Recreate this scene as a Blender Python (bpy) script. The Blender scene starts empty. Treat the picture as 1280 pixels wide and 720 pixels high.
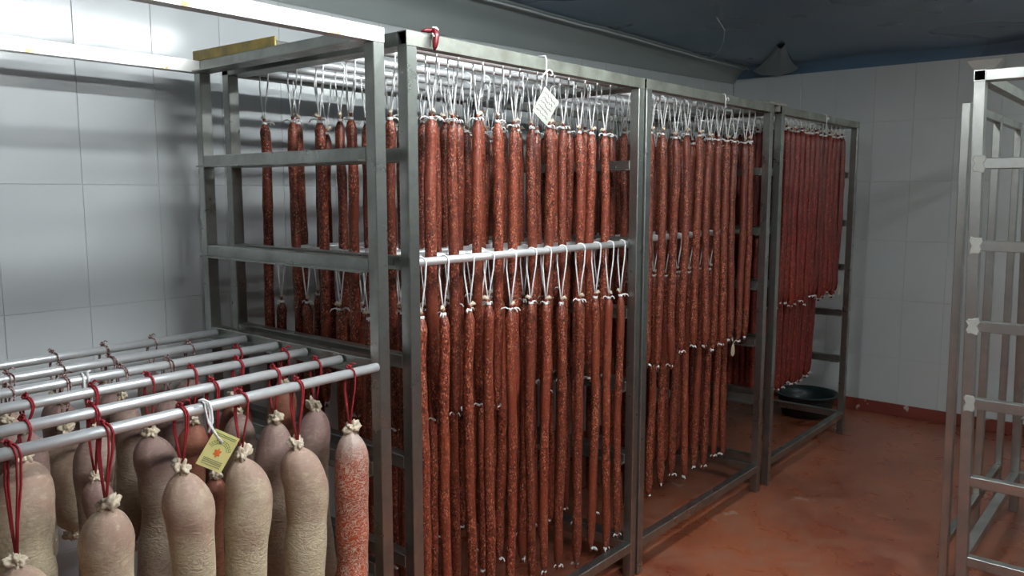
import bpy, bmesh, math, random
from mathutils import Vector, Matrix, noise
random.seed(7)
S = bpy.context.scene
COL = S.collection

# ------------------------------------------------------------------ camera, light, exposure
CAM = Vector((-1.4991, -1.638, 1.5714)); YAW = 0.7023; PITCH = -0.1202
cam_d = bpy.data.cameras.new('camera'); cam_d.sensor_width = 36; cam_d.lens = 1000.4/1280*36
cam_d.clip_start = 0.02; cam_d.clip_end = 50
cam = bpy.data.objects.new('camera', cam_d); COL.objects.link(cam)
cam.location = CAM
fw = Vector((math.cos(YAW)*math.cos(PITCH), math.sin(YAW)*math.cos(PITCH), math.sin(PITCH)))
cam.rotation_euler = fw.to_track_quat('-Z', 'Y').to_euler()
S.camera = cam
w = bpy.data.worlds.new('world'); S.world = w; w.use_nodes = True
w.node_tree.nodes['Background'].inputs[0].default_value = (.55, .6, .65, 1)
w.node_tree.nodes['Background'].inputs[1].default_value = 0.0
S.view_settings.view_transform = 'Standard'; S.view_settings.look = 'None'
S.view_settings.gamma = 1; S.view_settings.exposure = 0.0
S.view_settings.use_curve_mapping = False
S.cycles.max_bounces = 8; S.cycles.diffuse_bounces = 4; S.cycles.glossy_bounces = 4

# ceiling fixtures: (centre, tube length, emission strength, colour); the tubes are built with their housings further down
LAMPS = [((-.2, -2.0, 2.42), 1.2, 160, (.93, .98, 1.0)), ((.25, -.62, 2.42), 1.2, 138, (.93, .98, 1.0)), ((3.0, -2.1, 2.42), 1.2, 56, (.90, 1.0, .94))]

# ------------------------------------------------------------------ materials
def mat(name, base=(.5, .5, .5), rough=.5, metal=0., spec=.5):
    m = bpy.data.materials.new(name); m.use_nodes = True
    b = m.node_tree.nodes['Principled BSDF']
    b.inputs['Base Color'].default_value = (*base, 1); b.inputs['Roughness'].default_value = rough
    b.inputs['Metallic'].default_value = metal; b.inputs['Specular IOR Level'].default_value = spec
    return m
class N:
    def __init__(s, m): s.m = m; s.t = m.node_tree; s.b = s.t.nodes['Principled BSDF']
    def n(s, ty, **k):
        x = s.t.nodes.new(ty)
        for a, v in k.items(): setattr(x, a, v)
        return x
    def l(s, a, b): s.t.links.new(a, b)
    def coord(s, scale=(1, 1, 1), rnd=True):
        tc = s.n('ShaderNodeTexCoord'); mp = s.n('ShaderNodeMapping'); mp.inputs['Scale'].default_value = scale
        s.l(tc.outputs['Object'], mp.inputs['Vector'])
        if rnd:
            oi = s.n('ShaderNodeObjectInfo'); mu = s.n('ShaderNodeMath', operation='MULTIPLY'); mu.inputs[1].default_value = 37.
            s.l(oi.outputs['Random'], mu.inputs[0]); s.l(mu.outputs[0], mp.inputs['Location'])
        return mp.outputs[0]
    def noise(s, v, scale, detail=4, rough=.55, dist=0.):
        x = s.n('ShaderNodeTexNoise'); x.inputs['Scale'].default_value = scale; x.inputs['Detail'].default_value = detail
        x.inputs['Roughness'].default_value = rough; x.inputs['Distortion'].default_value = dist
        s.l(v, x.inputs['Vector']); return x.outputs['Fac']
    def vor(s, v, scale, feature='F1', out='Distance'):
        x = s.n('ShaderNodeTexVoronoi', feature=feature); x.inputs['Scale'].default_value = scale
        s.l(v, x.inputs['Vector']); return x.outputs[out]
    def ramp(s, f, a, b, lo=(0, 0, 0), hi=(1, 1, 1)):
        x = s.n('ShaderNodeValToRGB'); e = x.color_ramp.elements
        e[0].position = a; e[1].position = b; e[0].color = (*lo, 1); e[1].color = (*hi, 1)
        s.l(f, x.inputs[0]); return x.outputs[0]
    def mix(s, f, a, b, blend='MIX'):
        x = s.n('ShaderNodeMix', data_type='RGBA', blend_type=blend)
        for sock, v in ((x.inputs[0], f), (x.inputs[6], a), (x.inputs[7], b)):
            if isinstance(v, (int, float)): sock.default_value = v
            elif isinstance(v, tuple): sock.default_value = (*v, 1)
            else: s.l(v, sock)
        return x.outputs[2]
    def mr(s, f, a, b, c, d):
        x = s.n('ShaderNodeMapRange'); s.l(f, x.inputs[0])
        for i, v in enumerate((a, b, c, d)): x.inputs[i+1].default_value = v
        return x.outputs[0]
    def bump(s, h, strength=.3, dist=.002):
        x = s.n('ShaderNodeBump'); x.inputs['Strength'].default_value = strength; x.inputs['Distance'].default_value = dist
        s.l(h, x.inputs['Height']); s.l(x.outputs[0], s.b.inputs['Normal'])
    def col(s, c): s.l(c, s.b.inputs['Base Color'])
    def rgh(s, c): s.l(c, s.b.inputs['Roughness'])

def steel_mat(name, a, b, r0, r1, metal=.85):
    m = mat(name, a, .35, metal); k = N(m)
    v = k.coord((1, 1, 1)); f = k.noise(v, 9, 5, .6)
    g = k.noise(k.coord((30, 30, 3)), 6, 3)
    k.col(k.mix(k.ramp(f, .35, .7), a, b)); k.rgh(k.mr(f, .3, .7, r0, r1)); k.bump(g, .08, .001)
    return m
M = {}
M['steel'] = steel_mat('stainless_steel', (.40, .415, .39), (.27, .28, .255), .24, .42, .95)
M['steel_dirty'] = steel_mat('grimy_steel', (.38, .385, .345), (.20, .205, .17), .32, .55, .8)
M['steel_light'] = steel_mat('bright_steel', (.48, .485, .455), (.35, .355, .33), .3, .45, .9)
M['rod'] = steel_mat('aluminium', (.80, .81, .81), (.66, .67, .67), .3, .45, .5)
M['inside'] = mat('tube_inside', (.02, .02, .022), .6)
# rust-stained beam, steel colour brightened to imitate lamp glare: stains at fixed places on the beam
m = steel_mat('stained_glare_steel', (.80, .80, .77), (.68, .68, .65), .3, .45, .6); k = N(m)
src = k.b.inputs['Base Color'].links[0].from_socket
tc = k.n('ShaderNodeTexCoord'); acc = None
for px, rr in ((1.085, .006), (1.10, .001), (.70, .004)):
    vm = k.n('ShaderNodeVectorMath', operation='DISTANCE'); k.l(tc.outputs['Object'], vm.inputs[0]); vm.inputs[1].default_value = (px, 0, .0)
    nz = k.noise(tc.outputs['Object'], 60, 3); ad = k.n('ShaderNodeMath', operation='MULTIPLY_ADD'); k.l(nz, ad.inputs[0]); ad.inputs[1].default_value = .09; k.l(vm.outputs['Value'], ad.inputs[2])
    r_ = k.ramp(ad.outputs[0], rr+.045, rr+.055, (1, 1, 1), (0, 0, 0))
    acc = r_ if acc is None else k.mix(1., acc, r_, 'ADD')
k.col(k.mix(acc, src, (.45, .30, .10))); M['steel_stained_glare'] = m

m = mat('wall_tile', (.66, .69, .69), .13, 0, .5); k = N(m)
v = k.coord(); k.col(k.mix(k.noise(v, 3, 3), (.60, .635, .635), (.67, .70, .70)))
k.rgh(k.mr(k.noise(v, 6, 4), .3, .7, .10, .2)); k.bump(k.noise(v, 5, 1), .12, .01); M['tile'] = m
M['grout'] = mat('grout', (.60, .62, .61), .7)
m = mat('plaster_wall', (.62, .64, .65), .5); M['plaster'] = mat('grey_wall', (.25, .27, .28), .5)
m = mat('ceiling_sheet', (.035, .048, .068), .22, 0, .5); k = N(m)
v = k.coord((1, 1, 1), False); f = k.noise(v, 1.1, 2, .5, .6)
k.col(k.mix(k.ramp(f, .3, .7), (.075, .115, .17), (.12, .22, .33))); k.rgh(k.mr(f, .3, .7, .2, .38)); k.bump(k.noise(v, 1.3, 1), .12, .04); M['ceiling'] = m
m = mat('cove_sheet', (.12, .135, .13), .45); k = N(m)
v = k.coord((1, 3, 3), False); k.col(k.mix(k.noise(v, 2.5, 4), (.27, .31, .295), (.35, .39, .375))); M['cove'] = m
M['fold'] = mat('sheet_fold', (.16, .18, .19), .35)
M['seam'] = mat('pale_seam', (.50, .53, .53), .35)
# floor paint: worn red-orange coating
m = mat('red_floor', (.3, .1, .05), .35); k = N(m)
v = k.coord((1, 1, 1), False)
n1 = k.noise(v, 1.7, 6, .6, .4); n2 = k.noise(v, 5.5, 5, .62, .8); n3 = k.noise(v, 22, 4, .6)
c = k.mix(k.ramp(n1, .36, .62), (.24, .055, .026), (.40, .12, .055))
c = k.mix(k.ramp(n2, .46, .62), c, k.mix(.55, c, (.36, .17, .11)))
c = k.mix(k.ramp(k.noise(v, .9, 4, .6, .6), .34, .50, (1, 1, 1), (0, 0, 0)), c, k.mix(.5, c, (.13, .045, .03)))
c = k.mix(k.ramp(k.noise(v, 2.6, 8, .68, 1.0), .655, .675), c, (.42, .27, .20))
c = k.mix(k.mr(n3, .4, .7, 0, .22), c, (.20, .07, .04)); k.col(c)
k.rgh(k.mr(n2, .35, .7, .24, .5)); k.bump(k.mix(.5, n3, n2), .15, .003); M['floor'] = m
m = mat('red_baseboard', (.25, .05, .03), .45); k = N(m); v = k.coord((1, 1, 1), False)
k.col(k.mix(k.ramp(k.noise(v, 6, 3, .5), .66, .68), (.22, .045, .03), (.55, .47, .40))); M['base'] = m

def sausage_mat(name, dark, mid, light, rough=.38, sc=330, amt=.82):
    m = mat(name, mid, rough, 0, .5); k = N(m)
    v = k.coord((1, 1, .62)); f = k.vor(v, sc, 'F1', 'Color'); 
    sep = k.n('ShaderNodeSeparateColor'); k.l(f, sep.inputs[0])
    n = k.noise(v, 85, 5, .7)
    c = k.mix(k.ramp(n, .38, .56), dark, mid)
    c = k.mix(k.ramp(sep.outputs[0], amt, amt+.08), c, light)
    c = k.mix(k.ramp(sep.outputs[1], .74, .82), c, tuple(.55*x for x in dark))
    c = k.mix(k.ramp(k.noise(v, 8, 3), .45, .7), c, tuple(.7*x for x in mid))
    oi = k.n('ShaderNodeObjectInfo'); hs = k.n('ShaderNodeHueSaturation'); hs.inputs['Saturation'].default_value = 1.
    k.l(k.mr(oi.outputs['Random'], 0, 1, .78, 1.2), hs.inputs['Value']); k.l(c, hs.inputs['Color'])
    k.col(hs.outputs[0]); k.bump(k.mix(.5, n, k.noise(v, 120, 3)), .7, .003)
    k.rgh(k.mr(n, .3, .7, .3, .55))
    return m
M['chorizo'] = sausage_mat('speckled_sausage', (.065, .010, .006), (.245, .048, .021), (.50, .21, .12))
M['pepper'] = sausage_mat('smooth_red_sausage', (.13, .014, .009), (.215, .024, .014), (.42, .10, .06), .35, 200, .90)

def salami_mat(name, bloom, flesh, dark):
    m = mat(name, bloom, .62, 0, .35); k = N(m)
    v = k.coord((1, 1, 1)); n = k.noise(v, 9, 5, .6, .5); f = k.noise(v, 160, 4, .7)
    tc = k.n('ShaderNodeTexCoord'); sx = k.n('ShaderNodeSeparateXYZ'); k.l(tc.outputs['Object'], sx.inputs[0])
    g = k.mr(sx.outputs['Z'], -.24, -.03, 0, .42)
    ad = k.n('ShaderNodeMath', operation='ADD'); k.l(g, ad.inputs[0]); k.l(n, ad.inputs[1])
    c = k.mix(k.ramp(ad.outputs[0], .58, .92), bloom, flesh)
    c = k.mix(k.mr(f, .35, .75, 0, .45), c, dark)
    vv = k.ramp(k.vor(k.coord((1, 1, .6)), 16, 'DISTANCE_TO_EDGE'), .0, .035, (1, 1, 1), (0, 0, 0))
    c = k.mix(k.mr(n, .5, .62, 0, .0), c, dark); k.col(c)
    w_ = k.noise(k.coord((1, 1, 2.2)), 30, 4, .6, 2.2)
    wr = k.mr(sx.outputs['Z'], -.20, -.07, 1, .12); hm = k.mix(wr, (.5, .5, .5), w_)
    c = k.mix(k.mr(w_, .35, .5, .42, 0), c, dark); c = k.mix(k.mr(w_, .55, .68, 0, .30), c, tuple(min(1, 1.25*x) for x in bloom)); k.col(c)
    k.bump(k.mix(.08, hm, f), .75, .006)
    return m
M['salami_pale'] = salami_mat('bloomed_salami', (.63, .54, .37), (.42, .27, .215), (.34, .255, .16))
M['salami_mauve'] = salami_mat('mauve_salami', (.42, .34, .25), (.26, .155, .14), (.21, .145, .11))
M['salami_brown'] = salami_mat('brown_salami', (.32, .14, .075), (.24, .08, .05), (.14, .05, .03))
m = mat('marbled_salami', (.5, .2, .1), .45); k = N(m); v = k.coord((1, 1, .9))
nz = k.n('ShaderNodeTexNoise'); nz.inputs['Scale'].default_value = 25; k.l(v, nz.inputs['Vector'])
vm = k.n('ShaderNodeVectorMath', operation='MULTIPLY_ADD'); k.l(nz.outputs['Color'], vm.inputs[0]); vm.inputs[1].default_value = (.05, .05, .05); k.l(v, vm.inputs[2])
e_ = k.noise(k.coord((1, 1, 1.4)), 42, 3, .55, 2.8); ab = k.n('ShaderNodeMath', operation='SUBTRACT'); k.l(e_, ab.inputs[0]); ab.inputs[1].default_value = .5
aa = k.n('ShaderNodeMath', operation='ABSOLUTE'); k.l(ab.outputs[0], aa.inputs[0]); web = k.ramp(aa.outputs[0], .020, .045, (1, 1, 1), (0, 0, 0))
tc = k.n('ShaderNodeTexCoord'); sx = k.n('ShaderNodeSeparateXYZ'); k.l(tc.outputs['Object'], sx.inputs[0])
c = k.mix(k.ramp(k.noise(v, 11, 4), .4, .6), (.50, .085, .025), (.34, .07, .035))
c = k.mix(web, c, (.66, .52, .42)); c = k.mix(k.mr(sx.outputs['Z'], -.09, -.02, 0, .85), c, (.50, .40, .34)); k.col(c)
k.bump(e_, .4, .003); M['salami_marbled'] = m
m = mat('dried_casing', (.62, .52, .38), .6); k = N(m); v = k.coord()
k.col(k.mix(k.noise(v, 40, 3), (.50, .38, .26), (.70, .62, .48))); k.bump(k.noise(v, 90, 3), .6, .003); M['knot'] = m
M['string'] = mat('white_string', (.85, .85, .83), .7)
M['red_string'] = mat('red_twine', (.28, .012, .020), .6)
m = mat('red_white_twine', (.3, .1, .1), .7); k = N(m); k.col(k.mix(k.ramp(k.noise(k.coord(), 220, 1), .48, .52), (.07, .02, .02), (.50, .33, .31))); M['twine'] = m
m = mat('yellow_plastic', (.5, .36, .08), .5); k = N(m); k.col(k.mix(k.ramp(k.noise(k.coord(), 14, 4), .4, .65), (.68, .50, .11), (.42, .31, .10))); M['yellow'] = m
M['darkgrey'] = mat('dark_grey', (.10, .10, .09), .6)
M['card'] = mat('white_card', (.36, .36, .32), .7)
M['ycard'] = mat('yellow_card', (.72, .66, .26), .55)
M['green_ink'] = mat('green_ink', (.10, .22, .06), .6)
M['orange_ink'] = mat('orange_ink', (.75, .16, .03), .6)
M['ink'] = mat('dark_ink', (.10, .09, .08), .6)
M['tub'] = mat('dark_green_plastic', (.016, .03, .032), .4)
M['white_plastic'] = mat('white_plastic', (.7, .7, .68), .4)
M['red_casing'] = mat('dark_red_casing', (.12, .008, .012), .35)
M['tan'] = mat('tan_label', (.50, .42, .30), .6)
M['grey_plate'] = mat('grey_plate', (.30, .29, .26), .6)
em = mat('lamp_diffuser', (.8, .8, .8), .5); M['diff'] = em

# ------------------------------------------------------------------ mesh helpers
def mesh(name, bm, *mats, smooth=False):
    me = bpy.data.meshes.new(name); bm.to_mesh(me); bm.free()
    for x in mats: me.materials.append(x)
    if smooth:
        for p in me.polygons: p.use_smooth = True
    return me
def link(name, me, parent=None, loc=(0, 0, 0), rot=(0, 0, 0)):
    o = bpy.data.objects.new(name, me); COL.objects.link(o); o.location = loc; o.rotation_euler = rot
    if parent is not None: o.parent = parent
    return o
def thing(name, label, cat, loc=(0, 0, 0), rot=(0, 0, 0), group=None):
    o = link(name, None, None, loc, rot); o.empty_display_size = .05
    return tag(o, label, cat, group)
def tag(o, label, cat, group=None):
    o['label'] = label; o['category'] = cat
    if group: o['group'] = group
    return o
def struct(o): o['kind'] = 'structure'; return o
def add_box(bm, a, b, mi=0, bev=0):
    a = Vector(a); b = Vector(b)
    r = bmesh.ops.create_cube(bm, size=1, matrix=Matrix.Translation((a+b)/2) @ Matrix.Diagonal((*[abs(b[i]-a[i]) for i in range(3)], 1)))
    fs = {f for v in r['verts'] for f in v.link_faces}
    for f in fs: f.material_index = mi
    if bev:
        bmesh.ops.bevel(bm, geom=list({e for f in fs for e in f.edges}), offset=bev, segments=1, affect='EDGES', profile=.7)
def box_mesh(name, size, m, bev=.002, org=(0, 0, 0)):
    bm = bmesh.new(); add_box(bm, org, [org[i]+size[i] for i in range(3)], 0, bev)
    return mesh(name, bm, m)
def add_tube(bm, pts, r, seg=5, mi=0, caps=True, closed=False, taper=None):
    pts = [Vector(p) for p in pts]; n = len(pts); rings = []; prev = None
    for i, p in enumerate(pts):
        t = (pts[(i+1) % n] - pts[i-1]) if closed else (pts[min(i+1, n-1)] - pts[max(i-1, 0)])
        if t.length < 1e-9: t = Vector((0, 0, 1))
        t.normalize()
        if prev is None:
            u = t.cross(Vector((0, 0, 1)));
            if u.length < .1: u = t.cross(Vector((1, 0, 0)))
        else: u = prev - t*prev.dot(t)
        u.normalize(); prev = u; v = t.cross(u)
        rr = r if taper is None else r*taper[i]
        rings.append([bm.verts.new(p + rr*(math.cos(a)*u + math.sin(a)*v)) for a in [2*math.pi*j/seg for j in range(seg)]])
    for i in range(n if closed else n-1):
        A, B = rings[i], rings[(i+1) % n]
        for j in range(seg):
            f = bm.faces.new((A[j], A[(j+1) % seg], B[(j+1) % seg], B[j])); f.material_index = mi; f.smooth = True
    if caps and not closed:
        for R in (rings[0][::-1], rings[-1]):
            f = bm.faces.new(R); f.material_index = mi
def hollow_mesh(name, L, s, m, wall=.003):
    """square steel tube along +X, open at both ends, outer corner at the origin"""
    bm = bmesh.new()
    o = [(0, 0), (s, 0), (s, s), (0, s)]; i_ = [(wall, wall), (s-wall, wall), (s-wall, s-wall), (wall, s-wall)]
    R = [[bm.verts.new((x, *c)) for c in q] for x in (0, L) for q in (o, i_)]
    d = .15; D = [[bm.verts.new((x, *c)) for c in i_] for x in (d, L-d)]
    for j in range(4):
        k2 = (j+1) % 4
        bm.faces.new((R[0][j], R[0][k2], R[2][k2], R[2][j]))
        f = bm.faces.new((R[0][j], R[1][j], R[1][k2], R[0][k2])); f = bm.faces.new((R[2][j], R[2][k2], R[3][k2], R[3][j]))
        for a, b in ((R[1], D[0]), (D[1], R[3])):
            f = bm.faces.new((a[j], b[j], b[k2], a[k2])); f.material_index = 1
    for q in (D[0], D[1]):
        f = bm.faces.new(q); f.material_index = 1
    bmesh.ops.recalc_face_normals(bm, faces=bm.faces[:])
    return mesh(name, bm, m, M['inside'])
CACHE = {}
def cached(key, fn):
    if key not in CACHE: CACHE[key] = fn()
    return CACHE[key]

# ------------------------------------------------------------------ setting
XW, YL, YR, XB, ZC = 4.45, 1.15, -3.2, -3.5, 2.50
bm = bmesh.new(); bmesh.ops.create_grid(bm, x_segments=8, y_segments=6, size=1, matrix=Matrix.Translation(((XW+XB)/2, (YL+YR)/2, 0)) @ Matrix.Diagonal(((XW-XB)/2+.1, (YL-YR)/2+.1, 1, 1)))
struct(link('floor', mesh('floor', bm, M['floor'])))
# ceiling: a slightly sagging glossy sheet
bm = bmesh.new(); nx, ny = 60, 36; V = []
for i in range(nx+1):
    for j in range(ny+1):
        x = XB + (XW-XB)*i/nx; y = YR + (YL-.10-YR)*j/ny
        sag = .018*noise.noise(Vector((x*.9, y*1.1, 3.))) + .012*noise.noise(Vector((x*2.2, y*2.5, 9.)))
        V.append(bm.verts.new((x, y, ZC-.005 + sag*min(1, (YL-.10-y)/.3))))
for i in range(nx):
    for j in range(ny):
        a = i*(ny+1)+j; f = bm.faces.new((V[a], V[a+1], V[a+ny+2], V[a+ny+1])); f.smooth = True
struct(link('ceiling', mesh('ceiling', bm, M['ceiling'])))
# coves along left and far walls
def cove(name, n, fn):
    bm = bmesh.new(); R = []
    for i in range(n+1): R.append([bm.verts.new(p) for p in fn(i/n)])
    for i in range(n):
        for j in range(len(R[0])-1):
            f = bm.faces.new((R[i][j], R[i+1][j], R[i+1][j+1], R[i][j+1])); f.smooth = True
    bmesh.ops.recalc_face_normals(bm, faces=bm.faces[:])
    return struct(link(name, mesh(name, bm, M['cove'])))
def rim(x):   # how far the cove reaches in and how it waves
    return .13 + .02*noise.noise(Vector((x*1.3, 0, 0))) + .01*noise.noise(Vector((x*4., 5, 0)))
def left_cove(t):
    x = XB + (XW-XB)*t; z0 = 2.305 + .09*max(0, (x-1.2)/3.3); r_ = rim(x); out = []
    for j in range(9):
        a = j/8; ang = a*math.pi/2
        out.append((x, YL-.004 - r_*(1-math.cos(ang))**.8 - .01*(j > 0), z0 + (ZC-.012-z0)*math.sin(ang)))
    out.append((x, YL-.004-r_-.02, ZC-.02)); out.append((x, YL-.004-r_-.035, ZC+.01))
    return out
cl = cove('trim_1', 90, left_cove)
def back_cove(t):
    y = YR + (YL-YR)*t; out = []
    for j in range(7):
        ang = j/6*math.pi/2
        out.append((XW-.004 - .14*(1-math.cos(ang)), y, 2.425 + (ZC-.0-2.425)*math.sin(ang)))
    return out
bc = cove('trim_2', 50, back_cove); bc.data.materials.clear(); bc.data.materials.append(M['ceiling'])
bm = bmesh.new()
add_tube(bm, [(x, YL-.03-rim(x), ZC-.026) for x in [XB+(XW-.15-XB)*i/120 for i in range(121)]], .006, 6)
struct(link('trim_3', mesh('trim_3', bm, M['seam'], smooth=True)))
# fan-shaped fold of the sheet running into the far corner
bm = bmesh.new(); R = []
P0, P1, Q0, Q1 = Vector((3.60, .50, 2.482)), Vector((3.56, .36, 2.482)), Vector((4.30, .93, 2.428)), Vector((4.39, .62, 2.428))
for i in range(13):
    t = i/12; a = P0.lerp(Q0, t); b_ = P1.lerp(Q1, t); w_ = .55 + .45*t**2.5; c_ = (a+b_)/2; row_ = []
    for j in range(13):
        u = j/12; p = c_ + (a.lerp(b_, u)-c_)*w_
        row_.append(bm.verts.new(p + Vector((0, 0, .03*(2*u-1)**4 - .012*math.sin(math.pi*u)*(1+.3*math.sin(14*u))))))
    R.append(row_)
for i in range(12):
    for j in range(12):
        f = bm.faces.new((R[i][j], R[i+1][j], R[i+1][j+1], R[i][j+1])); f.smooth = True
struct(link('trim_4', mesh('trim_4', bm, M['fold'])))

def tiled_wall(name, origin, udir, ndir, cols, rows, u0, z0, tw, th, ulim, zlim, thick):
    """a grout slab carrying tiles; u runs along the wall"""
    u = Vector(udir); n = Vector(ndir); o = Vector(origin)
    bm = bmesh.new()
    p = [o + u*ulim[0], o + u*ulim[1]]; q = [a - n*.1 for a in p]
    vs = [bm.verts.new(a + Vector((0, 0, z))) for z in (0, 2.6) for a in (p[0], p[1], q[1], q[0])]
    for f in ((0, 1, 5, 4), (1, 2, 6, 5), (2, 3, 7, 6), (3, 0, 4, 7), (0, 3, 2, 1), (4, 5, 6, 7)): bm.faces.new([vs[i] for i in f])
    bmesh.ops.recalc_face_normals(bm, faces=bm.faces[:])
    wall = struct(link(name, mesh(name, bm, M['grout'])))
    g = .0009
    def tile(w_, h_):
        bm = bmesh.new(); add_box(bm, (g, g, 0), (w_-g, h_-g, thick), 0, .0012)
        return mesh('tile', bm, M['tile'])
    B = Matrix((u, Vector((0, 0, 1)), n)).transposed()
    rnd = random.Random(len(name))
    for i in range(cols):
        for j in range(rows):
            a0 = max(u0+i*tw, ulim[0]); a1 = min(u0+(i+1)*tw, ulim[1]); b0 = max(z0+j*th, zlim[0]); b1 = min(z0+(j+1)*th, zlim[1])
            if a1-a0 < .02 or b1-b0 < .02: continue
            me = cached(('tile', name, round(a1-a0, 3), round(b1-b0, 3)), lambda: tile(a1-a0, b1-b0))
            t = link('tile', me, wall, o + u*a0 + Vector((0, 0, b0)))
            e = B.to_4x4() @ Matrix.Rotation(rnd.uniform(-.0012, .0012), 4, 'X') @ Matrix.Rotation(rnd.uniform(-.0012, .0012), 4, 'Y')
            t.rotation_euler = e.to_euler()
    return wall
TH = .003
# u x z = n, so the tiles face the room
tiled_wall('wall_left', (0, YL+TH, 0), (1, 0, 0), (0, -1, 0), 33, 7, -.388-.256*13, -.031, .256, .406, (XB, XW), (0, 2.46), TH)
tiled_wall('wall_back', (XW+TH, 0, 0), (0, -1, 0), (-1, 0, 0), 18, 7, -.36-.257*4, .0, .257, .41, (-YL, -YR), (0, 2.46), TH)
for nm, a, b in (('wall_right', (XB, YR-.1, 0), (XW, YR, 2.6)), ('wall_front', (XB-.1, YR, 0), (XB, YL, 2.6))):
    bm = bmesh.new(); add_box(bm, a, b); struct(link(nm, mesh(nm, bm, M['plaster'])))
bm = bmesh.new(); add_box(bm, (XW-.012, YR, 0), (XW, YL-.02, .085), 0, .003); struct(link('baseboard_back', mesh('bb', bm, M['base'])))
bm = bmesh.new(); add_box(bm, (XB, YL-.012, 0), (XW-.013, YL, .085), 0, .003); struct(link('baseboard_left', mesh('bl', bm, M['base'])))
# lamp fixtures, each with two glowing tubes
for i, (l, ln, p, c_) in enumerate(LAMPS):
    t = thing('ceiling_light', ['white ceiling tube light above the aisle by the salami rack', 'white ceiling tube light just in front of the full racks',
        'white ceiling tube light above the empty racks'][i], 'lamp', (l[0], l[1], 2.46))
    link('housing', cached('housing', lambda: box_mesh('housing', (1.25, .12, .035), M['white_plastic'], .006, (-.625, -.06, -.0))), t)
    em = bpy.data.materials.new('glowing_tube'); em.use_nodes = True; nt = em.node_tree; nt.nodes.clear()
    e = nt.nodes.new('ShaderNodeEmission'); e.inputs[0].default_value = (*c_, 1); e.inputs[1].default_value = p
    o_ = nt.nodes.new('ShaderNodeOutputMaterial'); nt.links.new(e.outputs[0], o_.inputs[0])
    bm = bmesh.new(); add_tube(bm, [(-ln/2, 0, 0), (ln/2, 0, 0)], .013, 8); tm = mesh('tube', bm, em)
    for y in (-.03, .03): link('tube', tm, t, (0, y, -.03))
    for sx in (-1, 1):
        link('end_cap', cached('endcap', lambda: box_mesh('end_cap', (.02, .10, .05), M['white_plastic'], .004, (-.01, -.05, -.05))), t, (sx*.612, 0, 0))

# thin cable drooping from the ceiling
bm = bmesh.new()
add_tube(bm, [(2.62, .40, ZC), (2.80, .44, ZC-.03), (3.03, .555, ZC-.045), (3.28, .70, ZC-.05), (3.50, .84, ZC-.045), (3.62, .93, ZC-.03), (3.68, .98, ZC)], .003, 5)
tag(link('cable', mesh('cable', bm, M['seam'])), 'thin pale cable sagging from the dark ceiling', 'cable')

# ------------------------------------------------------------------ racks
RUNGS = [1.69, 1.39, 1.11, .815, .515]
def rack(name, label, X0, X1, Y0, D, H=2.0, s=.0384, rungs=RUNGS, zb=.11, st='steel', top='steel', group=None, lean=0, zby=None, ledge=True):
    t = thing(name, label, 'rack', (X0, Y0, 0), group=group)
    L = X1-X0; zby = zb if zby is None else zby
    def fin(nm, me, loc, rot=(0, 0, 0)):
        if lean:
            me = me.copy()
            for v in me.vertices:
                v.co.y += lean*((v.co.z+loc[2])/2.0 - 1)
        return link(nm, me, t, loc, rot)
    K = (s, L, D, H, st, top)
    post = cached(('post',)+K, lambda: box_mesh('post', (s, s, H-s), M[st], .002))
    for x in (0, L-s):
        for y in (0, D-s): fin('post', post, (x, y, 0))
    xb = cached(('xb',)+K, lambda: hollow_mesh('top_beam', L, s, M[top]))
    for y in (0, D-s): fin('top_beam', xb, (0, y, H-s))
    def yb_mesh(side, led):
        bm = bmesh.new(); add_box(bm, (0, 0, 0), (s, D-2*s, s), 0, .002)
        if led:
            if side: add_box(bm, (-.028, .0, 0), (.001, D-2*s, .004))
            else: add_box(bm, (s-.001, .0, 0), (s+.028, D-2*s, .004))
        return mesh('rail', bm, M[st])
    for side, x in ((0, 0), (1, L-s)):
        me = cached(('yb', side, ledge)+K, lambda: yb_mesh(side, ledge))
        me0 = cached(('yb0',)+K, lambda: yb_mesh(side, False))
        fin('top_beam', me, (x, s, H-s))
        fin('bottom_beam', me0, (x, s, zby))
        for z in rungs: fin('rail', me, (x, s, z-s))
    bb = cached(('bb',)+K, lambda: box_mesh('bottom_beam', (L-2*s, s, s), M[st], .002))
    for y in (0, D-s): fin('bottom_beam', bb, (s, y, zb))
    return t
rack('drying_rack', 'grey steel drying rack with an open top, holding the fat pale salamis', -1.304, -.0544, .0267, .92, 2.0, top='steel_stained_glare')
rack('drying_rack', 'grey steel drying rack hung full of long speckled sausages, beside the fat salamis', 0, 1.2245, 0, .93, top='steel_dirty')
rB = rack('drying_rack', 'grey steel drying rack of long sausages, between two other full racks', 1.2290, 2.4512, -.008, .93, top='steel_dirty')
rC = rack('drying_rack', 'grey steel drying rack of densely hung smooth red sausages, near the far wall', 2.545, 3.785, -.012, .93, top='steel_dirty')
rR = rack('drying_rack', 'empty bright steel rack standing across the aisle by the right edge of the view', 1.80, 3.03, -1.93, .925, st='steel_light', top='steel_light', lean=.053, zby=.165, zb=.165, rungs=[1.69, 1.395, 1.10, .812, .515])
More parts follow.
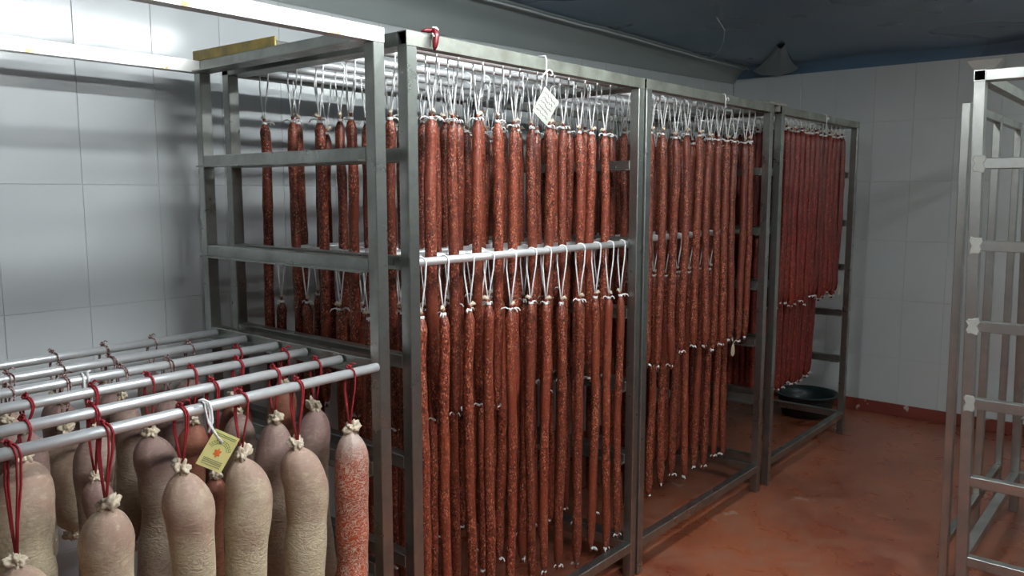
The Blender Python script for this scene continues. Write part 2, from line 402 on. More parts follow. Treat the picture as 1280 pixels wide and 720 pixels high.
# weld splashes on the empty rack
def splash(seed):
    bm = bmesh.new(); rg = random.Random(seed); n = 14; vs = []
    ring = [(.5+.5*abs(math.sin(2*a))*rg.uniform(.6, 1.2)) for a in [2*math.pi*j/n for j in range(n)]]
    top = [bm.verts.new((-.0022, .024*ring[j]*math.cos(2*math.pi*j/n), .038*ring[j]*math.sin(2*math.pi*j/n))) for j in range(n)]
    bot = [bm.verts.new((0, v.co.y*1.15, v.co.z*1.15)) for v in top]
    bm.faces.new(top)
    for j in range(n): bm.faces.new((top[j], top[(j+1) % n], bot[(j+1) % n], bot[j]))
    bmesh.ops.recalc_face_normals(bm, faces=bm.faces[:])
    return mesh('weld_patch', bm, M['card'])
for i, z in enumerate((1.69, 1.395, 1.10, .812)):
    link('weld_patch', splash(i), rR, (-.0005, .925-.028+.053*(z/2-1), z-.02))
# second, lower side frame beside it
t = thing('ladder_rack', 'lower narrow steel rack side standing close beside the corner post of the empty rack', 'rack', (1.92, -.978, 0))
for x in (0, .62, 1.16): 
    me = box_mesh('post', (.038, .03, 1.9), M['steel_light'], .002)
    for v in me.vertices: v.co.y += .026*(v.co.z/2-1)
    link('post', me, t, (x, 0, 0))
link('bottom_beam', box_mesh('bottom_beam', (1.12, .028, .035), M['steel'], .002, (.039, -.023, .17)), t)
link('top_beam', box_mesh('top_beam', (1.12, .028, .033), M['steel'], .002, (.039, -.002, 1.865)), t)
# flared bracket resting on the empty rack's corner
bm = bmesh.new()
a = [(-.03, -.03), (.03, -.03), (.03, .03), (-.03, .03)]; b_ = [(-.06, -.055), (.06, -.055), (.06, .055), (-.06, .055)]
R0 = [bm.verts.new((x, y, 0)) for x, y in a]; R1 = [bm.verts.new((x, y, .034)) for x, y in b_]; R2 = [bm.verts.new((x*.96, y*.96, .034)) for x, y in b_]; R3 = [bm.verts.new((x*.96, y*.96, .004)) for x, y in a]
for A, B in ((R0, R1), (R1, R2), (R2, R3)):
    for j in range(4): bm.faces.new((A[j], A[(j+1) % 4], B[(j+1) % 4], B[j]))
bm.faces.new(R0); bm.faces.new(R3); bmesh.ops.recalc_face_normals(bm, faces=bm.faces[:])
tag(link('steel_tray', mesh('tray', bm, M['grey_plate']), None, (1.86, -1.03, 2.0), (0, 0, .1)), 'small flared grey tray lying on the top corner of the empty rack', 'tray')
# plate bridging the second and third racks
bm = bmesh.new(); add_box(bm, (-.10, 0, 0), (.11, .05, .014), 0, .003); add_box(bm, (.02, .005, -.03), (.045, .03, .0), 0, .002)
tag(link('joining_plate', mesh('joining_plate', bm, M['grey_plate']), None, (2.49, -.012, 2.0)), 'flat grey plate bridging the tops of the two farthest racks', 'plate')
# yellow board on top
t = thing('yellow_board', 'dirty yellow plastic board lying on top of the racks near the tiled wall', 'board', (-.07, .50, 2.0), (0, 0, math.radians(2.5)))
bm = bmesh.new(); add_box(bm, (0, 0, 0), (.22, .44, .022), 0, .002); link('panel', mesh('panel', bm, M['darkgrey']), t)
bm = bmesh.new(); add_box(bm, (-.006, -.004, 0), (.0, .445, .034), 0, .002); link('edge_strip', mesh('edge_strip', bm, M['yellow']), t)

# ------------------------------------------------------------------ rods
def rod_mesh(L):
    bm = bmesh.new(); n = 14; R = []
    for x, r_ in ((.02, .0105), (0, .0105), (0, .0125), (L, .0125), (L, .0105), (L-.02, .0105)):
        R.append([bm.verts.new((x, r_*math.cos(2*math.pi*j/n), r_*math.sin(2*math.pi*j/n))) for j in range(n)])
    for i in range(5):
        for j in range(n):
            f = bm.faces.new((R[i][j], R[i][(j+1) % n], R[i+1][(j+1) % n], R[i+1][j])); f.smooth = i == 2; f.material_index = 0
    for q in (R[0], R[-1]):
        f = bm.faces.new(q); f.material_index = 1
    bmesh.ops.recalc_face_normals(bm, faces=bm.faces[:])
    return mesh('rod', bm, M['rod'], M['inside'])
ORD = ['first', 'second', 'third', 'fourth', 'fifth', 'sixth', 'seventh', 'eighth', 'ninth', 'tenth', 'eleventh', 'twelfth', 'thirteenth', 'fourteenth', 'fifteenth', 'sixteenth']
def rod(p0, p1, label, group):
    p0 = Vector(p0); p1 = Vector(p1); L = (p1-p0).length
    o = link('hanging_rod', cached(('rod', round(L, 3)), lambda: rod_mesh(L)), None, p0, (0, 0, math.atan2(p1.y-p0.y, p1.x-p0.x)))
    tag(o, label, 'rod', group); return o

# ------------------------------------------------------------------ sausages
def casing_mesh(L, r, seg, nr, seed, mt, fat=False, bend=.0045, ek=None):
    rg = random.Random(seed); bm = bmesh.new(); R = []
    ph = [rg.uniform(0, 6.28) for _ in range(6)]
    zs = []
    if fat:
        e = r*(ek or rg.uniform(1.4, 2.1)); pw = rg.uniform(.98, 1.15)
        zs = [.004, -.004] + [-.006 - e*(1-math.cos(math.pi/2*i/8)) for i in range(1, 9)]
        n2 = nr-18; zs += [-.006-e - (L-2*e-.012)*i/n2 for i in range(1, n2)]
        zs += [-(L-.006-e) - e*math.sin(math.pi/2*i/8) for i in range(0, 9)] + [-L-.004]
    else:
        zs = [.016, .010, .0, -.006, -.012, -.02, -.032] + [-.032-(L-.06)*i/(nr-10) for i in range(1, nr-10)] + [-L+.02, -L+.010, -L+.004, -L, -L-.008, -L-.014]
    for z in zs:
        d = -z; q = L-d
        if fat:
            def cap(x, p): return math.sqrt(max(0, 1-(1-min(1, x/e))**2))**p if x > 0 else 0
            k_ = max(.14, cap(d, pw)); k_ = min(k_, max(.16, cap(q, .95)))
            rr = r*k_*(1.05 - .13*min(1, max(0, (d-1.5*r)/.12)) + .03*math.sin(d*22+ph[0]) + .02*math.sin(d*51+ph[1]))
        else:
            k_ = 1
            if d < .032: k_ = .24 + .76*(max(0, d-.002)/.030)**.5
            if d < 0: k_ = .24 + 10*(-d)
            if q < .03: k_ = .22 + .78*(max(0, q)/.03)**.6
            if q < -.002: k_ = .22 + 12*(-q)
            rr = r*k_*(1 + .05*math.sin(d*31+ph[0]) + .04*math.sin(d*73+ph[1]))
        w_ = min(1, d/.1) if d > 0 else 0
        w_ *= 1 if not fat else 1
        cx = bend*w_*math.sin(d*5.5+ph[2]) + .3*bend*w_*math.sin(d*17+ph[3]); cy = bend*w_*math.sin(d*4.5+ph[4])
        row = []
        for j in range(seg):
            a = 2*math.pi*j/seg
            f = 1 + (.035 if fat else .045)*noise.noise(Vector((math.cos(a)*(1.2 if fat else .8), math.sin(a)*(1.2 if fat else .8), d*(11 if fat else 35)+seed*7)))
            if fat and d < 2.2*r: f += .035*math.sin(9*a+ph[5])*max(0, 1-d/(1.9*r))
            row.append(bm.verts.new((cx+rr*f*math.cos(a), cy+rr*f*math.sin(a), z)))
        R.append(row)
    for i in range(len(R)-1):
        for j in range(seg):
            f = bm.faces.new((R[i][j], R[i+1][j], R[i+1][(j+1) % seg], R[i][(j+1) % seg])); f.smooth = True
    bm.faces.new(R[0]); bm.faces.new(R[-1][::-1])
    bmesh.ops.recalc_face_normals(bm, faces=bm.faces[:])
    return mesh('casing', bm, mt), (R[-2][0].co.x if False else 0)
def loop_mesh(s, r, mt, seed, rr=.0135, strands=1, knot=False, ylo=None):
    """string from the knot at z=-s, over the rod (along X, at the origin) and back"""
    bm = bmesh.new(); rg = random.Random(seed)
    for q in range(strands):
        dx = rg.uniform(.006, .014) + .004*q; dx2 = rg.uniform(-.002, .006) - .004*q; R_ = rr+r*.6
        pts = [(0, 0, -s), (dx*.3, -R_*.45, -s*.62), (dx*.8, -R_*.9, -s*.28), (dx, -R_, -.004)]
        pts += [(dx + (-dx2-dx)*i/6, -R_*math.cos(math.pi*i/6), R_*math.sin(math.pi*i/6)) for i in range(1, 6)]
        pts += [(-dx2, R_, -.004), (-dx2*.8-.004, R_*.9, -s*.3), (-dx2*.3-.003, R_*.4, -s*.65), (0, 0, -s)]
        add_tube(bm, pts, r, 5)
    if knot:
        add_tube(bm, [(.0, -.003, rr+.002), (.004, -.006, rr+.008), (.0, .003, rr+.010), (-.004, .004, rr+.005), (0, -.002, rr+.002)], r*1.4, 5)
        a = rg.uniform(-1, 1)
        add_tube(bm, [(0, 0, rr+.006), (.012*a, -.006, rr+.016), (.022*a, -.012, rr+.012)], r*.8, 4)
    return mesh('string', bm, mt)
def tie_mesh(seed, mt, tails=2, rr=.007, ln=.022):
    bm = bmesh.new(); rg = random.Random(seed)
    for q in range(2):
        add_tube(bm, [(rr*math.cos(a), rr*math.sin(a), .002-.004*q+.001*math.sin(3*a)) for a in [2*math.pi*j/8 for j in range(8)]], .0024, 4, closed=True)
    for q in range(tails):
        a = rg.uniform(-2.4, .2) + (math.pi*q)*.8; l = ln*rg.uniform(.6, 1.3)
        p = Vector((rr*math.cos(a), rr*math.sin(a), 0)); d = Vector((math.cos(a), math.sin(a), 0))
        add_tube(bm, [p, p+d*l*.4+Vector((0, 0, .005)), p+d*l*.8+Vector((0, 0, .002)), p+d*l+Vector((0, 0, -.006))], .0023, 4)
    return mesh('tie', bm, mt)
def tip_mesh(seed):
    """the curled dry end of the casing beyond the tie"""
    bm = bmesh.new(); rg = random.Random(seed); a = rg.uniform(0, 6.28)
    d = Vector((math.cos(a), math.sin(a), 0))
    add_tube(bm, [(0, 0, .0), d*.004+Vector((0, 0, .008)), d*.012+Vector((0, 0, .013)), d*.020+Vector((0, 0, .009))], .005, 6, taper=[.8, 1.2, 1.5, .5])
    return mesh('casing_tip', bm, M['knot'], smooth=True)
LEN = .945
CAS = {k: [casing_mesh(LEN, r_, 12, 34, sd, M[k])[0] for sd in range(7)] for k, r_ in (('chorizo', .0168), ('pepper', .0215))}
TIES = [tie_mesh(i, M['string'], 2+(i % 2)) for i in range(6)]
BTIES = [tie_mesh(20+i, M['string'], 2, .006, .012) for i in range(4)]
TIPS = [tip_mesh(i) for i in range(5)]
rs = random.Random(11)
def hang(loc, s, L, kind, label, group, full=True):
    """one thin sausage hung on a rod at loc; s = string drop, L = length"""
    t = thing('dry_sausage', label, 'sausage', loc, (0, 0, rs.uniform(-.25, .25)), group)
    q = round(s, 2); r_ = .0025
    link('string', cached(('lp', q, int(rs.random()*3)), lambda: loop_mesh(q, r_, M['string'], int(q*1000)+int(rs.random()*3))), t)
    c = link('casing', rs.choice(CAS[kind]), t, (0, 0, -q-.002), (0, 0, rs.uniform(0, 6.28))); c.scale = (rs.uniform(.93, 1.07),)*2 + (L/LEN,)
    link('tie', rs.choice(TIES), t, (0, 0, -q-.002), (0, 0, rs.uniform(-1, 1)))
    link('casing_tip', rs.choice(TIPS), t, (0, 0, -q+.006), (0, 0, rs.uniform(0, 6)))
    link('bottom_tie', rs.choice(BTIES), t, (0, 0, -q-L-.002), (0, 0, rs.uniform(0, 6)))
    return t
HIDDEN = {'chorizo': [], 'pepper': []}
def row(rackname, level, ri, nrods, y, z, xs, drops, kind, L=LEN, individual=True, jit=.012):
    where = 'front %s rod' % level if ri == 0 else '%s %s rod from the front' % (ORD[ri], level)
    n = 0
    for i, x in enumerate(xs):
        s = drops[i] if drops else rs.uniform(.155, .195)
        l = L*rs.uniform(.985, 1.03)
        if individual:
            hang((x, y, z), s, l, kind, '%s, %s from left, %s, %s' % ('speckled sausage' if kind == 'chorizo' else 'smooth red sausage', ORD[i], where, rackname),
                 '%s sausages on the %s rods of the %s' % (level, level, rackname))
        else: HIDDEN[kind].append((x, y, z, s, l))
TOPZ, MIDZ = 1.979, 1.369
def span(a, b, n, j=.012):
    return [a + (b-a)*i/(n-1) + rs.uniform(-j, j) for i in range(n)]
# rack A (beside the salamis)
NA = 'rack beside the salamis'
ytop = [.106, .215, .385, .56, .71, .860]; ymid = [.047, .158, .30, .47, .635, .785]
for i, y in enumerate(ytop): rod((.044, y, TOPZ), (1.181, y, TOPZ), 'pale metal rod, %s from the front at the top of the %s' % (ORD[i], NA), 'rods at the top of the '+NA)
for i, y in enumerate(ymid): rod((.044, y, MIDZ), (1.181, y, MIDZ), 'pale metal rod, %s from the front at mid height in the %s' % (ORD[i], NA), 'mid height rods of the '+NA)
xa = [.10, .19, .282, .393, .489, .573, .666, .764, .848, .947, 1.024, 1.114]
kz = [1.80, 1.793, 1.792, 1.80, 1.801, 1.79, 1.785, 1.796, 1.796, 1.787, 1.785, 1.79]
row(NA, 'upper', 0, 6, ytop[0], TOPZ, xa, [TOPZ-z for z in kz], 'chorizo', .925)
for i in range(1, 6):
    row(NA, 'upper', i, 6, ytop[i], TOPZ, span(.115, 1.14, 11 if i < 4 else 9), None, 'chorizo', .93)
xm = [.085, .176, .288, .377, .486, .591, .674, .762, .874, .976, 1.068, 1.150]
kz = [1.21, 1.205, 1.21, 1.218, 1.185, 1.20, 1.185, 1.178, 1.180, 1.182, 1.173, 1.172]
row(NA, 'middle', 0, 6, ymid[0], MIDZ, xm, [MIDZ-z for z in kz], 'chorizo', .985)
for i in range(1, 6):
    row(NA, 'middle', i, 6, ymid[i], MIDZ, span(.11, 1.14, 10 if i < 4 else 8), None, 'chorizo', .95)
# rack B
NB = 'second sausage rack'
ytb = [.060, .21, .37, .54, .72]; ymb = [.135, .29, .455, .63, .82]
for i, y in enumerate(ytb): rod((1.273, y, TOPZ), (2.408, y, TOPZ), 'pale metal rod, %s from the front at the top of the %s' % (ORD[i], NB), 'rods at the top of the '+NB)
for i, y in enumerate(ymb): rod((1.273, y, MIDZ), (2.408, y, MIDZ), 'pale metal rod, %s from the front at mid height in the %s' % (ORD[i], NB), 'mid height rods of the '+NB)
xb = [1.295, 1.381, 1.475, 1.587, 1.682, 1.797, 1.895, 1.989, 2.078, 2.162, 2.275, 2.347]
kz = [1.805, 1.807, 1.809, 1.795, 1.817, 1.819, 1.81, 1.807, 1.808, 1.808, 1.813, 1.82]
row(NB, 'upper', 0, 5, ytb[0], TOPZ, xb, [TOPZ-z for z in kz], 'chorizo', .96)
row(NB, 'upper', 1, 5, ytb[1], TOPZ, span(1.31, 2.33, 11), None, 'chorizo', .95)
for i in (2, 3, 4): row(NB, 'upper', i, 5, ytb[i], TOPZ, span(1.31, 2.36, 11), None, 'chorizo', .95, individual=False)
xbm = [1.35, 1.45, 1.554, 1.655, 1.762, 1.873, 1.981, 2.086, 2.196, 2.285]
row(NB, 'middle', 0, 5, ymb[0], MIDZ, xbm, [.165+.01*math.sin(3*i) for i in range(10)], 'chorizo', .97)
for i in (1, 2, 3, 4): row(NB, 'middle', i, 5, ymb[i], MIDZ, span(1.31, 2.36, 9), None, 'chorizo', .95, individual=False)
# rack C
NC = 'farthest full rack'
ytc = [.055, .22, .40, .58, .76]; ymc = [.135, .31, .49, .67, .84]
for i, y in enumerate(ytc): rod((2.589, y, TOPZ), (3.741, y, TOPZ), 'pale metal rod, %s from the front at the top of the %s' % (ORD[i], NC), 'rods at the top of the '+NC)
for i, y in enumerate(ymc): rod((2.589, y, MIDZ), (3.741, y, MIDZ), 'pale metal rod, %s from the front at mid height in the %s' % (ORD[i], NC), 'mid height rods of the '+NC)
row(NC, 'upper', 0, 5, ytc[0], TOPZ, [2.63+.0742*i for i in range(15)], [.078+.006*math.sin(2.1*i) for i in range(15)], 'pepper', .955)
row(NC, 'upper', 1, 5, ytc[1], TOPZ, [2.64+.075*i for i in range(14)], [.08+.008*math.sin(1.3*i) for i in range(14)], 'pepper', .955)
for i in (2, 3, 4): row(NC, 'upper', i, 5, ytc[i], TOPZ, [2.64+.08*i2 for i2 in range(13)], [.08]*13, 'pepper', .95, individual=False)
row(NC, 'middle', 0, 5, ymc[0], MIDZ, [2.63+.072*i for i in range(13)], [.03+.004*math.sin(i) for i in range(13)], 'pepper', .90)
for i in (1, 2, 3): row(NC, 'middle', i, 5, ymc[i], MIDZ, [2.64+.08*i2 for i2 in range(11)], [.035]*11, 'pepper', .90, individual=False)
def stock(kind, label):
    """the dark back rows nobody can pick apart, as one object"""
    bm = bmesh.new()
    for (x, y, z, s, l) in HIDDEN[kind]:
        n0 = 8; prof = [(0, .3), (.03, .95), (.3, 1), (.6, .97), (.9, 1), (.975, .9), (1, .25)]
        ph = rs.uniform(0, 6)
        R = [[bm.verts.new((x+.004*math.sin(9*t_+ph)+.0195*k_*math.cos(a), y+.0195*k_*math.sin(a), z-s-l*t_)) for a in [2*math.pi*j/n0 for j in range(n0)]] for t_, k_ in prof]
        for i in range(len(R)-1):
            for j in range(n0):
                f = bm.faces.new((R[i][j], R[i+1][j], R[i+1][(j+1) % n0], R[i][(j+1) % n0])); f.smooth = True
        add_tube(bm, [(x, y, z-s-.005), (x+.008, y-.0145, z-.005), (x+.004, y-.009, z+.0125), (x, y, z+.0155), (x-.004, y+.009, z+.0125), (x-.006, y+.0145, z-.005), (x, y, z-s-.005)], .0018, 4, mi=1)
    bmesh.ops.recalc_face_normals(bm, faces=bm.faces[:])
    o = link('dry_sausages', mesh('stock', bm, M[kind], M['string'])); tag(o, label, 'sausages'); o['kind'] = 'stuff'
stock('chorizo', 'dark back rows of speckled sausages deep inside the second sausage rack')
stock('pepper', 'dark back rows of smooth red sausages deep inside the farthest full rack')

# ------------------------------------------------------------------ fat salamis on the near rack
SR = [((-1.262, -.055+.03), (-.100, .030)), ((-1.262, .130), (-.100, .190)), ((-1.262, .325), (-.100, .357)), ((-1.262, .475), (-.100, .508)), ((-1.262, .620), (-.100, .685)), ((-1.262, .810), (-.100, .865))]
SZ = 1.094
for i, (a, b) in enumerate(SR):
    rod((*a, SZ), (*b, SZ), 'pale metal rod, %s from the front on the fat salami rack' % ORD[i], 'rods carrying the fat salamis')
def rody(i, x):
    (x0, y0), (x1, y1) = SR[i]; return y0+(y1-y0)*(x-x0)/(x1-x0)
def crumple_mesh(seed, r=.016):
    """the tied, folded end of a salami casing"""
    bm = bmesh.new(); rg = random.Random(seed); off = Vector((seed*3.1, 0, 0))
    bmesh.ops.create_icosphere(bm, subdivisions=4, radius=1)
    ax = rg.uniform(0, 6.28); d = Vector((math.cos(ax), math.sin(ax), .25)); lean_ = rg.uniform(.2, .6)
    for v in bm.verts:
        n_ = v.co.normalized()
        big = noise.noise(n_*1.9+off); fold = 1-abs(noise.noise(n_*3.2+off*2))*2.2; fine = noise.noise(n_*9+off)
        rr = r*(.72 + .75*big + .30*fold + .07*fine) + r*.55*max(0, n_.dot(d))**3
        v.co = Vector((n_.x*rr, n_.y*rr, n_.z*rr*1.1 + r*.35)) + d*lean_*r*max(0, n_.z)
    return mesh('casing_knot', bm, M['knot'], smooth=True)
# rod, x, drop of the knot below the rod, diameter, length, look, twine
SAL = [
 (0, -0.200, 0.152, 0.094, .52, 'salami_marbled', 'red_string', 'orange-red salami marbled with white, on the front rod beside the rack post'),
 (0, -0.370, 0.152, 0.109, .50, 'salami_pale', 'red_string', 'fat pale salami with a pinkish crown, on the front rod, next to the marbled salami'),
 (0, -0.528, 0.136, 0.104, .52, 'salami_pale', 'red_string', 'fat beige salami with a lopsided knot, on front rod just right of yellow tag'),
 (0, -0.675, 0.128, 0.100, .50, 'salami_pale', 'red_string', 'pale salami on the front rod just left of the yellow tag'),
 (0, -0.842, 0.157, 0.102, .48, 'salami_pale', 'red_string', 'smooth cream salami hanging lowest from the front rod on several red strings'),
 (0, -1.010, .215, .105, .48, 'salami_pale', 'red_string', 'pale salami cut by the lower left corner of the view, on the front rod'),
 (1, -0.191, 0.121, 0.092, .52, 'salami_mauve', 'red_string', 'mauve-grey salami on the second rod, behind the marbled salami'),
 (1, -0.330, 0.125, 0.108, .50, 'salami_mauve', 'red_string', 'mauve salami with a pointed leaf-like knot, on the second rod'),
 (1, -0.509, 0.226, 0.055, .50, 'salami_brown', 'red_string', 'thin brown salami on the second rod, behind the yellow tag'),
 (1, -0.797, 0.148, 0.062, .46, 'salami_mauve', 'red_string', 'pale narrow salami on the second rod, behind the lowest hanging cream salami'),
 (1, -0.935, 0.068, 0.117, .31, 'salami_pale', 'red_string', 'short broad beige salami with a shaded band, on the second rod at the left'),
 (1, -1.09, .150, .11, .4, 'salami_pale', 'red_string', 'pale salami cut by the left edge, on the second rod'),
 (2, -0.177, 0.082, 0.080, .55, 'salami_brown', 'red_string', 'brown-red salami on the third rod, nearest the rack end rail'),
 (2, -0.331, 0.135, 0.087, .50, 'salami_mauve', 'red_string', 'mauve salami on the third rod, behind the salami with the leaf-like knot'),
 (2, -0.466, 0.132, 0.079, .55, 'salami_brown', 'red_string', 'long red-brown salami on the third rod behind the yellow tag'),
 (2, -0.583, 0.136, 0.100, .50, 'salami_mauve', 'red_string', 'tall grey-mauve salami with tan knot, on the third rod above the pale one'),
 (2, -0.721, 0.093, 0.085, .48, 'salami_mauve', 'red_string', 'grey salami on the third rod under the white cord loop'),
 (2, -0.865, 0.059, 0.071, .34, 'salami_mauve', 'red_string', 'dusky salami on the third rod behind the short broad beige one'),
 (3, -0.242, 0.138, 0.094, .50, 'salami_brown', 'red_string', 'brown salami on the fourth rod, nearest the rack end rail'),
 (3, -0.457, 0.093, 0.087, .50, 'salami_mauve', 'twine', 'purplish salami on the fourth rod with striped twine, in the middle'),
 (3, -0.583, 0.067, 0.075, .40, 'salami_mauve', 'twine', 'purplish salami hanging high on the fourth rod, left of the middle one'),
 (3, -0.729, 0.121, 0.103, .26, 'salami_pale', 'twine', 'short grey-beige salami on the fourth rod showing its bottom knot'),
 (3, -0.855, 0.071, 0.075, .30, 'salami_mauve', 'twine', 'purplish salami on the fourth rod near the left edge'),
 (4, -.300, .090, .085, .45, 'salami_mauve', 'twine', 'dark salami on the fifth rod, nearest the rack end rail'),
 (4, -.543, .080, .088, .40, 'salami_mauve', 'twine', 'dark mauve salami on the fifth rod, in the middle'),
 (4, -.675, .085, .086, .30, 'salami_mauve', 'twine', 'dark mauve salami on the fifth rod, second from the left'),
 (4, -.805, .080, .082, .30, 'salami_pale', 'twine', 'pale-knotted salami on the fifth rod near the left edge'),
 (5, -.330, .090, .085, .45, 'salami_mauve', 'twine', 'salami on the rearmost rod by the tiled wall, nearest the rack end rail'),
 (5, -.481, .095, .088, .35, 'salami_mauve', 'twine', 'salami on the rearmost rod by the tiled wall, second from the rack end rail'),
 (5, -.625, .115, .088, .30, 'salami_mauve', 'twine', 'salami on the rearmost rod by the tiled wall, third from the rack end rail'),
]
for i, (ri, x, s, dia, L, mt, tw, lab) in enumerate(SAL):
    t = thing('salami', lab, 'salami', (x, rody(ri, x), SZ), group='fat salamis on the near rack')
    many = 3 if 'several' in lab else 2
    link('twine', loop_mesh(s, .0024 if tw == 'red_string' else .002, M[tw], 300+i, strands=many, knot=True), t)
    c = link('casing', casing_mesh(L, dia/2, 28, 56, 40+i, M[mt], True, .012, {0: 2.6, 1: 1.5, 2: 1.8, 3: 1.7, 4: 1.6, 7: 2.6}.get(i))[0], t, (0, 0, -s-.004), (0, 0, rs.uniform(-.3, .3)))
    big = .0165 if dia > .09 else .012
    link('casing_knot', crumple_mesh(70+i, big), t, (0, 0, -s-.002), (0, 0, 0))
    b = link('bottom_knot', crumple_mesh(170+i, big), t, (0, 0, -s-L-.008), (math.pi, 0, 0))

# ------------------------------------------------------------------ tags, cords and small things
def card(w_, h_, mt, th=.0012):
    bm = bmesh.new(); add_box(bm, (0, -th/2, -h_), (w_, th/2, 0)); return mesh('card', bm, mt)
def strokes(lines, mt, r=.0007, y=-.0010):
    bm = bmesh.new()
    for ln in lines: add_tube(bm, [(x, y, z) for x, z in ln], r, 4)
    return mesh('ink', bm, mt)
# yellow product tag on the front salami rod
t = thing('yellow_tag', 'yellow printed card tag hanging on a white cord from the front salami rod', 'tag', (-.618, rody(0, -.618), SZ))
O = Vector((.012, -.026, -.045)); rot = (0, math.radians(33), math.radians(-14))
c = link('card', card(.062, .085, M['ycard']), t, O, rot)
g = []
for rr in (.020, .024, .028):
    for a0 in range(200, 341, 12):
        a = math.radians(a0); b = math.radians(a0+8); g.append([(.031+rr*math.cos(a)*1.0, -.046-rr*math.sin(a)), (.031+rr*math.cos(b), -.046-rr*math.sin(b))])
for z in (-.006, -.010): g.append([(.006+.05*i/6, z-.0008*(i % 2)) for i in range(7)])
link('green_print', strokes(g, M['green_ink']), c)
g = [[(.008+.046*i/9, z-.0006*(i % 2)) for i in range(10)] for z in (-.064, -.068, -.072, -.077)]
link('dark_print', strokes(g, M['ink'], .0005), c)
bm = bmesh.new(); n = 12; ct = bm.verts.new((.031, -.0018, -.047))
rv = [bm.verts.new((.031+(.010 if j % 2 else .006)*math.cos(2*math.pi*j/n), -.0012, -.047+(.012 if j % 2 else .007)*math.sin(2*math.pi*j/n))) for j in range(n)]
for j in range(n): bm.faces.new((ct, rv[j], rv[(j+1) % n]))
link('orange_emblem', mesh('emblem', bm, M['orange_ink']), c)
bm = bmesh.new()
add_tube(bm, [(-.02, -.016, .022), (-.010, -.018, .024), (.002, -.019, .016), (.007, -.020, -.002), (.008, -.021, -.03), (-.004, -.022, -.052)], .0028, 6)
add_tube(bm, [(.0, .016, -.002), (0, .012, .012), (.0, 0, .0165), (.001, -.012, .012), (.004, -.018, -.004), (.002, -.02, -.03), (.010, -.026, -.055), (.022, -.031, -.080)], .0024, 6)
add_tube(bm, [(-.003, .016, -.002), (-.004, .012, .012), (-.004, 0, .0165), (-.004, -.012, .012), (-.005, -.018, -.004), (-.002, -.021, -.030), (.012, -.026, -.060), (.024, -.032, -.079)], .0024, 6)
link('cord', mesh('cord', bm, M['string']), t)
# white handwritten card on the first sausage rack
t = thing('paper_tag', 'white handwritten card hanging by string from the top beam over the sausages', 'tag', (.585, -.012, 1.985))
c = link('card', card(.078, .098, M['card']), t, (-.003, -.004, -.078), (0, math.radians(35), math.radians(-8)))
g = []; rg = random.Random(5)
for q in range(5):
    z0 = -.016-.016*q; g.append([(.010+.058*i/16*(1-.1*(q % 2)), z0+rg.uniform(-.004, .004)) for i in range(17)])
link('handwriting', strokes(g, M['ink'], .0007), c)
bm = bmesh.new()
add_tube(bm, [(.004, .030, .020), (.004, .0, .0185), (.004, -.004, .006), (.004, -.004, -.03), (.006, -.005, -.046), (.002, -.005, -.078)], .0022, 6)
add_tube(bm, [(-.022, -.006, -.055), (-.012, -.006, -.042), (.004, -.006, -.030), (.016, -.007, -.024), (.030, -.007, -.029), (.034, -.006, -.038), (.024, -.006, -.040)], .0026, 6)
link('cord', mesh('cord', bm, M['string']), t)
# white cord loop on the fourth salami rod
bm = bmesh.new()
add_tube(bm, [(-.006, -.016, -.055), (-.006, -.0155, -.0), (-.005, -.010, .012), (-.004, 0, .0165), (-.002, .011, .012), (0, .0155, 0), (.004, .0155, -.03)], .003, 6)
add_tube(bm, [(.010, -.016, -.055), (.006, -.0155, -.0), (.006, -.010, .013), (.010, 0, .018), (.018, .004, .019)], .003, 6)
add_tube(bm, [(-.006, -.016, -.055), (.002, -.018, -.063), (.010, -.016, -.055)], .003, 6)
tag(link('white_cord', mesh('cord', bm, M['string']), None, (-.677, rody(3, -.677), SZ)), 'white cord looped over the fourth salami rod near the left edge', 'cord')
# cords over the beams of the other racks
def beam_cord(x, y, lab, tagged=False):
    bm = bmesh.new()
    add_tube(bm, [(.0, .030, .002), (0, .0, .003), (0, -.004, -.004), (0, -.005, -.03), (.002, -.005, -.06)], .0022, 6)
    add_tube(bm, [(-.004, -.006, -.032), (.004, -.008, -.018), (.016, -.008, -.012), (.026, -.007, -.018), (.024, -.006, -.026)], .0028, 6)
    t = thing('beam_string', lab, 'string', (x, y, 2.0)); link('strand', mesh('cord', bm, M['string']), t)
    if tagged: link('small_card', card(.035, .045, M['card']), t, (-.02, -.007, -.055), (0, .3, 0))
beam_cord(1.895, -.008, 'white cord knotted over the top beam of the second sausage rack')
beam_cord(3.18, -.012, 'white cord with a small card on the top beam of the farthest full rack', True)
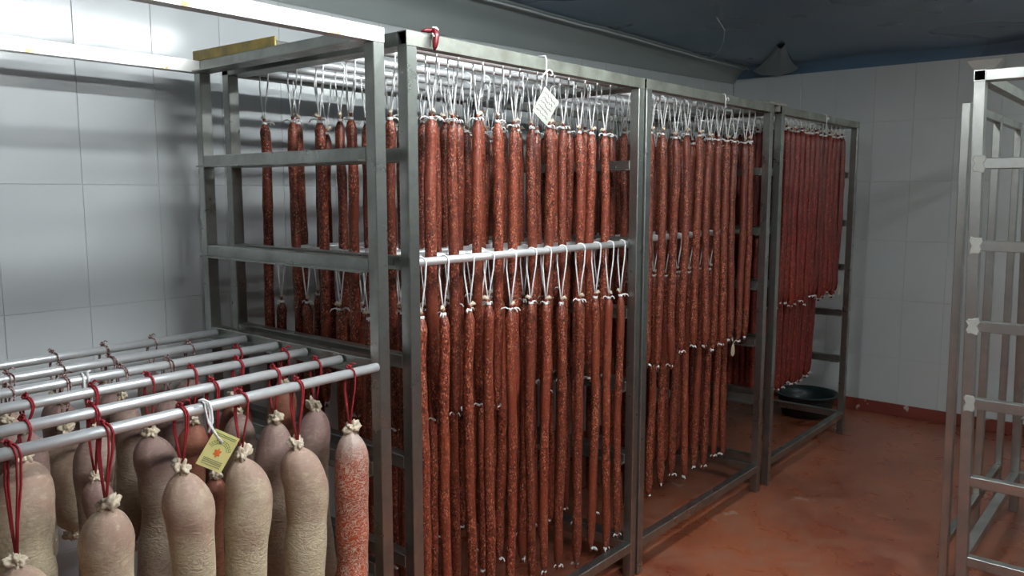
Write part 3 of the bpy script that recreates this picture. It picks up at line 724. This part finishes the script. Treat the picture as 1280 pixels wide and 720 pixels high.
# drop-shaped label among the sausages of the second rack
def drop_tag(x, y, z, lab, mt):
    bm = bmesh.new(); n = 16
    o1 = [(.019*math.sin(a)*(1-.45*math.cos(a)), .033*math.cos(a)) for a in [2*math.pi*j/n for j in range(n)]]
    A = [bm.verts.new((p, -.001, q)) for p, q in o1]; B = [bm.verts.new((p, .001, q)) for p, q in o1]
    bm.faces.new(A); bm.faces.new(B[::-1])
    for j in range(n): bm.faces.new((A[j], B[j], B[(j+1) % n], A[(j+1) % n]))
    add_tube(bm, [(0, 0, .03), (.002, .002, .05), (-.002, .006, .062)], .0015, 4)
    bmesh.ops.recalc_face_normals(bm, faces=bm.faces[:])
    tag(link('drop_label', mesh('drop_label', bm, mt), None, (x, y, z)), lab, 'tag')
drop_tag(2.15, .030, .80, 'pale drop-shaped label hanging at the sausage ends of the second rack', M['tan'])
drop_tag(3.66, .025, .955, 'pale drop-shaped label at the sausage ends of the farthest full rack', M['tan'])
# red sausage end draped over the corner of the first rack
t = thing('sausage_end', 'dark red sausage end with frayed casing draped over the top beam corner', 'sausage', (.085, -.004, 2.0))
bm = bmesh.new()
add_tube(bm, [(.010, .0, .012), (.012, -.008, .006), (.010, -.011, -.008), (.008, -.011, -.022), (.006, -.010, -.036), (.005, -.009, -.044)], .0098, 9, taper=[.8, 1.05, 1, .95, .7, .25])
link('casing', mesh('casing', bm, M['red_casing'], smooth=True), t)
bm = bmesh.new()
add_tube(bm, [(-.030, .004, .004), (-.018, .0, .008), (-.004, .003, .009), (.012, .002, .013), (.026, .004, .012)], .0062, 7, taper=[.4, .9, 1.1, 1.1, .5])
link('frayed_casing', mesh('frayed', bm, M['red_casing'], smooth=True), t)
bm = bmesh.new(); add_tube(bm, [(-.002, -.008, .0), (.004, -.010, -.004), (.000, -.013, -.008)], .003, 5); add_tube(bm, [(.006, -.002, .018), (.020, -.004, .018), (.028, -.002, .013)], .0032, 5)
link('string', mesh('string', bm, M['string'], smooth=True), t)
# tub on the floor
bm = bmesh.new(); n = 32; R = []
for r_, z in ((.150, .0), (.158, .006), (.190, .115), (.205, .150), (.222, .153), (.222, .160), (.198, .160), (.180, .115), (.150, .012), (.0001, .012)):
    R.append([bm.verts.new((r_*math.cos(2*math.pi*j/n), r_*math.sin(2*math.pi*j/n), z)) for j in range(n)])
for i in range(len(R)-1):
    for j in range(n):
        f = bm.faces.new((R[i][j], R[i][(j+1) % n], R[i+1][(j+1) % n], R[i+1][j])); f.smooth = True
bm.faces.new(R[0][::-1]); bmesh.ops.recalc_face_normals(bm, faces=bm.faces[:])
tag(link('plastic_tub', mesh('tub', bm, M['tub']), None, (4.08, .35, 0)), 'round dark green plastic tub on the floor behind the farthest rack', 'tub')
